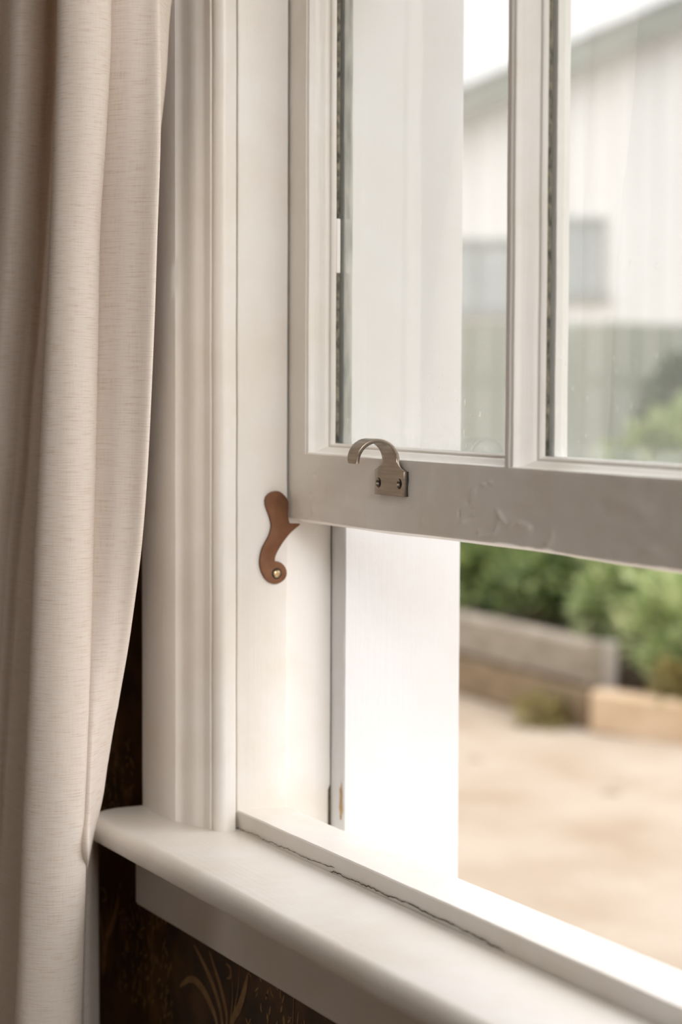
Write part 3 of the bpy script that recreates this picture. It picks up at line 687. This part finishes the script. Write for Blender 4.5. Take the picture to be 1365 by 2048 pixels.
 [(-0.1817, -0.12), (-0.1349, -0.145), (-0.1053, -0.162), (-0.087, -0.168), (-0.0734, -0.174), (-0.0693, -0.176), (-0.0733, -0.176), (-0.08, -0.175), (-0.0904, -0.174), (-0.0162, -0.2022), (0.0012, -0.2027), (0.0165, -0.2152), (0.0205, -0.2322), (0.0155, -0.2463), (0.0019, -0.257), (-0.0179, -0.2573), (-0.0318, -0.2469), (-0.1617, -0.205), (-0.2038, -0.199), (-0.237, -0.2), (-0.2524, -0.206), (-0.2499, -0.213), (-0.2473, -0.222), (-0.2512, -0.231), (-0.2682, -0.235), (-0.297, -0.233), (-0.3257, -0.227), (-0.3658, -0.215), (-0.3608, -0.15), (-0.4058, -0.145), (-0.4408, -0.2), (-0.4758, -0.21), (-0.5008, -0.15), (-0.5458, -0.145), (-0.5858, -0.205), (-0.6258, -0.205), (-0.6558, -0.15), (-0.6958, -0.15)],
 [(-0.1812, -0.12), (-0.1371, -0.145), (-0.1101, -0.162), (-0.0918, -0.168), (-0.0782, -0.174), (-0.0741, -0.176), (-0.0781, -0.176), (-0.0849, -0.175), (-0.095, -0.174), (-0.022, -0.2018), (-0.0044, -0.2023), (0.0111, -0.215), (0.0152, -0.2322), (0.0102, -0.2465), (-0.0037, -0.2574), (-0.0237, -0.2577), (-0.0379, -0.2471), (-0.1694, -0.205), (-0.2118, -0.199), (-0.2458, -0.2), (-0.262, -0.206), (-0.2596, -0.213), (-0.2571, -0.222), (-0.2612, -0.231), (-0.2785, -0.235), (-0.3075, -0.233), (-0.3363, -0.227), (-0.3766, -0.215), (-0.3716, -0.15), (-0.4166, -0.145), (-0.4516, -0.2), (-0.4866, -0.21), (-0.5116, -0.15), (-0.5566, -0.145), (-0.5966, -0.205), (-0.6366, -0.205), (-0.6666, -0.15), (-0.7066, -0.15)],
 [(-0.1806, -0.12), (-0.1396, -0.145), (-0.1157, -0.162), (-0.0973, -0.168), (-0.0837, -0.174), (-0.0796, -0.176), (-0.0836, -0.176), (-0.0904, -0.175), (-0.1001, -0.174), (-0.0287, -0.2013), (-0.0108, -0.2018), (0.0051, -0.2147), (0.0092, -0.2322), (0.0042, -0.2468), (-0.0099, -0.2579), (-0.0303, -0.2582), (-0.0447, -0.2475), (-0.1782, -0.205), (-0.2208, -0.199), (-0.2562, -0.2), (-0.2736, -0.206), (-0.2712, -0.213), (-0.269, -0.222), (-0.2733, -0.231), (-0.2908, -0.235), (-0.3201, -0.233), (-0.3492, -0.227), (-0.3896, -0.215), (-0.3846, -0.15), (-0.4296, -0.145), (-0.4646, -0.2), (-0.4996, -0.21), (-0.5246, -0.15), (-0.5696, -0.145), (-0.6096, -0.205), (-0.6496, -0.205), (-0.6796, -0.15), (-0.7196, -0.15)],
 [(-0.1808, -0.12), (-0.141, -0.145), (-0.1184, -0.162), (-0.1, -0.168), (-0.0864, -0.174), (-0.0823, -0.176), (-0.0863, -0.176), (-0.0931, -0.175), (-0.1027, -0.174), (-0.032, -0.2011), (-0.014, -0.2016), (0.002, -0.2146), (0.0062, -0.2322), (0.0011, -0.2469), (-0.0131, -0.2581), (-0.0337, -0.2584), (-0.0482, -0.2476), (-0.1825, -0.205), (-0.2253, -0.199), (-0.2613, -0.2), (-0.2793, -0.206), (-0.277, -0.213), (-0.2748, -0.222), (-0.2793, -0.231), (-0.2969, -0.235), (-0.3264, -0.233), (-0.3556, -0.227), (-0.3961, -0.215), (-0.3911, -0.15), (-0.4361, -0.145), (-0.4711, -0.2), (-0.5061, -0.21), (-0.5311, -0.15), (-0.5761, -0.145), (-0.6161, -0.205), (-0.6561, -0.205), (-0.6861, -0.15), (-0.7261, -0.15)],
]

def cr1(p, t):
    n = len(p) - 1; i = min(int(t), n - 1); u = t - i
    a, b, c, d = p[max(i - 1, 0)], p[i], p[i + 1], p[min(i + 2, n)]
    return tuple(.5 * (2 * b[k] + (c[k] - a[k]) * u + (2 * a[k] - 5 * b[k] + 4 * c[k] - d[k]) * u * u + (3 * b[k] - a[k] - 3 * c[k] + d[k]) * u ** 3) for k in range(len(b)))
rowsz = [1.40, 1.0, .7] + CZ + [-.70, -1.022]
rowsp = []
def shift(r, ex, base):
    return [(a[0] + (a[0] - b[0]) * ex, a[1] + (a[1] - b[1]) * ex) for a, b in zip(r, base)]
rowsp = [shift(CT[0], 1.0, CT[3])] * 3 + CT + [CT[-1], CT[-1]]
NS = 5; cols = [[] for _ in range((len(CT[0]) - 1) * NS + 1)]
grid = []
zz = [(z, i) for i, z in enumerate(rowsz)]
fine = []
for i in range(len(rowsz) - 1):
    m_ = 6 if abs(rowsz[i] - rowsz[i + 1]) < .1 else 8
    for k in range(m_): fine.append(i + k / m_)
fine.append(len(rowsz) - 1)
rs = [[cr1(r, j / NS) for j in range(len(cols))] for r in rowsp]
for t in fine:
    i = min(int(t), len(rowsz) - 2); u = t - i
    z = rowsz[i] + (rowsz[i + 1] - rowsz[i]) * u
    row = []
    for j in range(len(cols)):
        q = cr1([r[j] for r in rs[max(0, i - 1):i + 3]], u + (1 if i > 0 else 0))
        w_ = .0008 * noise.noise(Vector((q[0] * 30, q[1] * 30, z * 5)))
        row.append((q[0] + w_, q[1] + w_, z))
    grid.append(row)
vs = [v for r in grid for v in r]; nc = len(cols)
fs = [(i * nc + j, i * nc + j + 1, (i + 1) * nc + j + 1, (i + 1) * nc + j) for i in range(len(grid) - 1) for j in range(nc - 1)]
me = bpy.data.meshes.new('curtain'); me.from_pydata(vs, [], fs); me.materials.append(MT['linen'])
L_ = [0.0]
for j in range(1, nc): L_.append(L_[-1] + (Vector(grid[8][j]) - Vector(grid[8][j - 1])).length)
uv = me.uv_layers.new(name='UVMap')
for p in me.polygons:
    for li in p.loop_indices:
        vi = me.loops[li].vertex_index; uv.data[li].uv = (L_[vi % nc], vs[vi][2])
me.polygons.foreach_set('use_smooth', [True] * len(me.polygons))
cur = bpy.data.objects.new('curtain', me); COL.objects.link(cur)
so_ = cur.modifiers.new('s', 'SOLIDIFY'); so_.thickness = .0009; so_.offset = 0
tag(cur, 'cream linen curtain hanging in soft folds left of the window', 'curtain')

# ------------------------------------------------------------------ garden
ZG = -1.57
A0 = math.atan2(CF.y, CF.x) - math.atan((1145 - 682.5) / 4200)
FD = Vector((math.cos(A0), math.sin(A0), 0)); LD = Vector((FD.y, -FD.x, 0))
C0 = Vector((CAMPOS.x, CAMPOS.y, 0))
def G(lat, d, z=0.0): return C0 + FD * d + LD * lat + Vector((0, 0, z))
ROT = math.atan2(LD.y, LD.x)     # local x = to the right as seen from the window, local y = away

n = 120; vs = []; fs = []
gx0, gx1, gy0, gy1 = -34, 30, .30, 60
for i in range(n + 1):
    for j in range(n + 1):
        x = gx0 + (gx1 - gx0) * i / n; y = gy0 + (gy1 - gy0) * (j / n) ** 1.4
        vs.append((x, y, ZG + .03 * noise.noise(Vector((x * .6, y * .6, 0)))))
for i in range(n):
    for j in range(n):
        a = i * (n + 1) + j; fs.append((a, a + 1, a + n + 2, a + n + 1))
gr = obj('ground', vs, fs, 'sand', None, True); tag(gr, 'pale sandy yard', kind='structure')
ow = boxes('wall_outside', [(-8, -.02, YO + .001, YO + .02, ZG - .1, 2.6), (W1 + .02, 6, YO + .001, YO + .02, ZG - .1, 2.6),
      (-.02, W1 + .02, YO + .001, YO + .02, ZG - .1, -.425), (-.02, W1 + .02, YO + .001, YO + .02, ZT + .02, 2.6)], 'outer_wall')
tag(ow, 'outer boarding of the house wall', kind='structure')

# pebbles and scuffs on the sand
random.seed(11)
for k, (lat, d, r, lab) in enumerate([(.17, 8.6, .05, 'largest tan pebble of the little group on the sand, right of the middle'), (.215, 8.8, .035, 'pebble to the right of the largest one on the sand'),
                                  (.11, 8.72, .03, 'small pebble left of the largest one on the sand'), (-.42, 9.3, .04, 'lone pebble on the sand close by the white outer jamb')]):
    bm = bmesh.new(); bmesh.ops.create_icosphere(bm, subdivisions=2, radius=r)
    for v in bm.verts: v.co += noise.noise_vector(v.co * 20 + Vector((k, 0, 0))) * r * .25; v.co.z *= .45
    o = bmobj('pebble', bm, 'stone', None, True); o.location = G(lat, d, ZG + r * .15)
    tag(o, lab, 'pebble', 'pebbles on the sandy yard')

def timber(name, label, cat, p, q, w_, h, z, mat, group=None):
    """squared timber from p to q (ground points), h high, w_ deep behind its face"""
    d = q - p; L = d.length; ang = math.atan2(d.y, d.x)
    N = 24; bm = bmesh.new(); rr = []
    prof = [(0, .02), (.02, 0), (w_ - .02, 0), (w_, .02), (w_, h - .02), (w_ - .02, h), (.02, h), (0, h - .02)]
    for i in range(N + 1):
        rr.append([bm.verts.new(Vector((L * i / N, a, b)) + noise.noise_vector(Vector((i * .4, a * 5, b * 5 + z))) * .008) for a, b in prof])
    for i in range(N):
        for j in range(8): bm.faces.new((rr[i][j], rr[i][(j + 1) % 8], rr[i + 1][(j + 1) % 8], rr[i + 1][j]))
    bm.faces.new(rr[0]); bm.faces.new(rr[-1])
    o = bmobj(name, bm, mat); o.location = (p.x, p.y, z); o.rotation_euler.z = ang
    tag(o, label, cat, group); return o
# local +y of a timber must point away from the window: p is its left end
a1, b1 = G(-2.60, 14.65), G(.085, 10.25)
timber('garden_sleeper', 'weathered grey sleeper, upper one of the raised bed edge, seen under the sash', 'timber', a1, b1, .12, .215, ZG + .215, 'sleeper_grey')
timber('garden_sleeper', 'brown sleeper lying under the weathered grey one', 'timber', a1, b1, .12, .21, ZG - .01, 'sleeper_brown')
timber('garden_sleeper', 'tan sunlit sleeper edging the bed, right of the pale post', 'timber', G(.10, 10.15), G(2.6, 8.35), .14, .215, ZG - .01, 'sleeper_tan')
pst = boxes('garden_post', [(-.075, .075, 0, .13, 0, .43)], 'post', None, .01)
pst.location = G(.155, 10.30, ZG - .01); pst.rotation_euler.z = ROT
tag(pst, 'pale squared timber post where the two bed edges meet', 'post')
# soil of the bed
vs = [G(-1.75, 13.4, -1.27), G(.12, 10.45, -1.27), G(.25, 10.36, -1.30), G(2.7, 8.6, -1.40), G(5, 9, -1.4), G(5, 13.3, -1.3), G(-1.2, 13.9, -1.3)]
m_ = len(vs); vs += [Vector((v.x, v.y, ZG - .05)) for v in vs]
fs = [tuple(range(m_)), tuple(range(m_, 2 * m_))] + [(i, (i + 1) % m_, m_ + (i + 1) % m_, m_ + i) for i in range(m_)]
sb = obj('soil_bed', vs, fs, 'soil'); tag(sb, 'dark garden soil filling the raised bed', 'soil', kind='stuff')

def shrub(name, label, lat, d, z0, h, rad, nleaf, ls, mat, seed, cat='shrub', group=None, droop=.2, zmin=.02):
    rnd = random.Random(seed); e = empty(name, G(lat, d, z0)); tag(e, label, cat, group)
    vs = []; fs = []
    blobs = [(Vector((rnd.uniform(-.6, .6) * rad, rnd.uniform(-.5, .5) * rad, h * rnd.uniform(.25, .82))), rnd.uniform(.35, .55) * rad) for _ in range(12)]
    for _ in range(nleaf):
        c, r = rnd.choice(blobs)
        v = Vector((rnd.gauss(0, 1), rnd.gauss(0, 1), rnd.gauss(0, 1))).normalized() * r * rnd.uniform(.6, 1.05)
        p = c + v; p.z = max(zmin, p.z)
        dr = (v.normalized() + Vector((rnd.uniform(-.5, .5), rnd.uniform(-.5, .5), rnd.uniform(-.3, .6)))).normalized()
        sd_ = dr.cross(Vector((rnd.uniform(-1, 1), rnd.uniform(-1, 1), 1))).normalized()
        l = ls * rnd.uniform(.6, 1.2); up = dr.cross(sd_) * l * .12; k = len(vs)
        vs += [p, p + dr * l * .4 + sd_ * l * .28 + up, p + dr * l - up * droop * 5, p + dr * l * .4 - sd_ * l * .28 + up]
        fs += [(k, k + 1, k + 2), (k, k + 2, k + 3)]
    me = bpy.data.meshes.new('foliage'); me.from_pydata([tuple(v) for v in vs], [], fs); me.materials.append(MT[mat])
    o = bpy.data.objects.new('foliage', me); COL.objects.link(o); o.parent = e; o['kind'] = 'stuff'
    bm = bmesh.new()
    for c, r in blobs[:7]:
        N = 5; pr_ = None
        for i in range(N + 1):
            t = i / N; p = Vector((c.x * t ** 1.3, c.y * t ** 1.3, c.z * t)); rr = .014 * (1 - .6 * t)
            cur_ = [bm.verts.new(p + Vector((math.cos(a) * rr, math.sin(a) * rr, 0))) for a in (0, 1.57, 3.14, 4.71)]
            if pr_:
                for j in range(4): bm.faces.new((pr_[j], pr_[(j + 1) % 4], cur_[(j + 1) % 4], cur_[j]))
            pr_ = cur_
    bmobj('stems', bm, 'stem', e)
    return e
shrub('leafy_shrub', 'mid green leafy plant left in the raised bed, behind the grey sleeper', -.48, 12.05, -1.28, .66, .34, 1300, .09, 'leaf_mid', 1, zmin=.14)
shrub('leafy_shrub', 'bright mid green plant just right of the white outer jamb', -.20, 11.65, -1.28, .56, .26, 900, .09, 'leaf_mid', 2, zmin=.16)
shrub('leafy_shrub', 'dark green plant in the middle of the raised bed', .10, 11.85, -1.28, .66, .34, 1300, .08, 'leaf_dark', 3, zmin=.2)
shrub('leafy_shrub', 'pale green broad-leaved plant over the post, below the sash', .34, 10.95, -1.30, .72, .30, 900, .13, 'leaf_pale', 4)
shrub('leafy_shrub', 'pale green bushy plant spilling over the tan sleeper at the right edge', .60, 10.35, -1.38, .58, .30, 900, .12, 'leaf_pale', 5)
shrub('leafy_shrub', 'tall yellow-green shrub seen through the right pane', .58, 12.3, -1.30, 1.42, .44, 2400, .12, 'leaf_pale', 6)
shrub('leafy_shrub', 'dark green shrub overtopping the fence at the right edge', .75, 13.5, -1.50, 2.15, .42, 3000, .10, 'leaf_dark', 7)
shrub('dry_grass_clump', 'olive brown grass clump at the foot of the pale green plants', .56, 10.0, -1.40, .17, .15, 500, .07, 'leaf_olive', 8, 'grass')
shrub('dry_grass_clump', 'olive weeds on the sand at the foot of the brown sleeper', -.10, 10.40, ZG, .07, .20, 420, .05, 'leaf_olive', 9, 'grass')
shrub('dry_grass_clump', 'olive dry stalks behind the leafy plants under the sash', -.15, 12.6, -1.30, .68, .45, 1600, .09, 'leaf_olive', 10, 'grass')
for k in range(5):
    shrub('leafy_shrub', ('nearest', 'second', 'third', 'fourth', 'farthest')[k] + ' green shrub of the row beyond the right side of the window', 1.6 + k * 1.0, 11.2 - k * .15, -1.35, .9, .4, 900, .11, ('leaf_mid', 'leaf_pale')[k % 2], 30 + k, group='shrubs beyond the right edge')

# fence of upright boards
fe = empty('board_fence', G(0, 14.2, ZG), ROT); tag(fe, 'grey-green fence of upright boards behind the garden bed', 'fence')
fm = None
for k in range(60):
    x = -5.5 + k * .185
    if fm is None:
        f_ = boxes('fence_board', [(-.088, .088, -.011, .011, 0, 2.09)], 'fence', fe, .004); fm = f_
    else:
        f_ = fm.copy(); COL.objects.link(f_); f_.parent = fe
    f_.location = (x, random.uniform(-.006, .006), random.uniform(-.008, .008))
for z in (.4, 1.7):
    r_ = boxes('fence_rail', [(-5.6, 5.6, .012, .06, z - .04, z + .04)], 'fence', fe)
for x in (-4.4, -2.2, 0.0, 2.2, 4.4):
    r_ = boxes('fence_post', [(x - .05, x + .05, .06, .16, 0, 2.0)], 'fence', fe)

# pale gabled house beyond the fence
HD = 22.5
ho = empty('gabled_house', G(0, HD, ZG), ROT); tag(ho, 'pale vertically boarded house with grey-green roof edge beyond the fence', 'house')
SL = .41; lat0 = -215 / 4200 * HD; zr0 = .1317 + HD * (760 - 205) / 4200 - ZG     # roof edge height at lat0
def roofz(x):
    z = zr0 + (x - lat0) * SL
    pk = 4.4
    if x > pk: z = zr0 + (pk - lat0) * SL - (x - pk) * SL
    return z
xe0, xe1 = -3.2, 12.0
bw = .24
wn = [(-1.46, -.58, 2.43, 3.20), (-.16, .32, 2.60, 3.42)]
vs = [(xe0, .03, 0), (xe1, .03, 0), (xe1, .03, roofz(xe1)), (4.4, .03, roofz(4.4)), (xe0, .03, roofz(xe0))]
vs += [(a, 9, c) for a, b, c in vs]
obj('house_body', vs, [(0, 1, 2, 3, 4), (5, 6, 7, 8, 9), (0, 1, 6, 5), (1, 2, 7, 6), (2, 3, 8, 7), (3, 4, 9, 8), (4, 0, 5, 9)], 'house', ho)
x = xe0; k = 0
while x < xe1 - .01:
    x2 = min(x + bw - .012, xe1); y = -.012 if k % 2 else .004
    za, zb_ = roofz(x) - .03, roofz(x2) - .03
    vs = [(x, y, .3), (x2, y, .3), (x2, y, zb_), (x, y, za), (x, .03, .3), (x2, .03, .3), (x2, .03, zb_), (x, .03, za)]
    obj('wall_board', vs, [(0, 1, 2, 3), (4, 5, 6, 7), (0, 1, 5, 4), (1, 2, 6, 5), (2, 3, 7, 6), (3, 0, 4, 7)], 'house', ho)
    x += bw; k += 1
boxes('house_plinth', [(xe0 - .03, xe1 + .03, -.04, .03, 0, .3)], 'house_trim', ho)
for (a, b, c, d) in wn:
    fr = boxes('house_window', [(a, b, -.06, -.014, d - .07, d), (a, b, -.06, -.014, c, c + .05), (a, a + .07, -.06, -.014, c, d), (b - .05, b, -.06, -.014, c, d),
                                ((a + b) / 2 - .02, (a + b) / 2 + .02, -.055, -.014, c, d)], 'h_frame', ho)
    boxes('house_pane', [(a + .03, b - .03, -.030, -.0145, c + .03, d - .03)], 'h_pane', fr)
    boxes('house_sill', [(a - .06, b + .06, -.12, -.012, c - .06, c)], 'h_frame', fr)
# bargeboard and roof
def slab(nm, x0, x1, y0, y1, t0, t1, mat):
    vs = []
    for y in (y0, y1):
        for xx, tt in ((x0, t0), (x1, t0), (x1, t1), (x0, t1)): vs.append((xx, y, roofz(xx) + tt))
    return obj(nm, vs, [(0, 1, 2, 3), (4, 5, 6, 7), (0, 1, 5, 4), (1, 2, 6, 5), (2, 3, 7, 6), (3, 0, 4, 7)], mat, ho)
slab('bargeboard', xe0 - .3, 4.4, -.34, -.30, -.24, .06, 'house_trim')  # deeper on this slope, its dark face also stands for the shadow below
slab('bargeboard', 4.4, xe1 + .3, -.34, -.30, -.10, .06, 'house_trim')
slab('roof_slope', xe0 - .3, 4.4, -.34, 9.3, .02, .10, 'roof')
slab('roof_slope', 4.4, xe1 + .3, -.34, 9.3, .02, .10, 'roof')
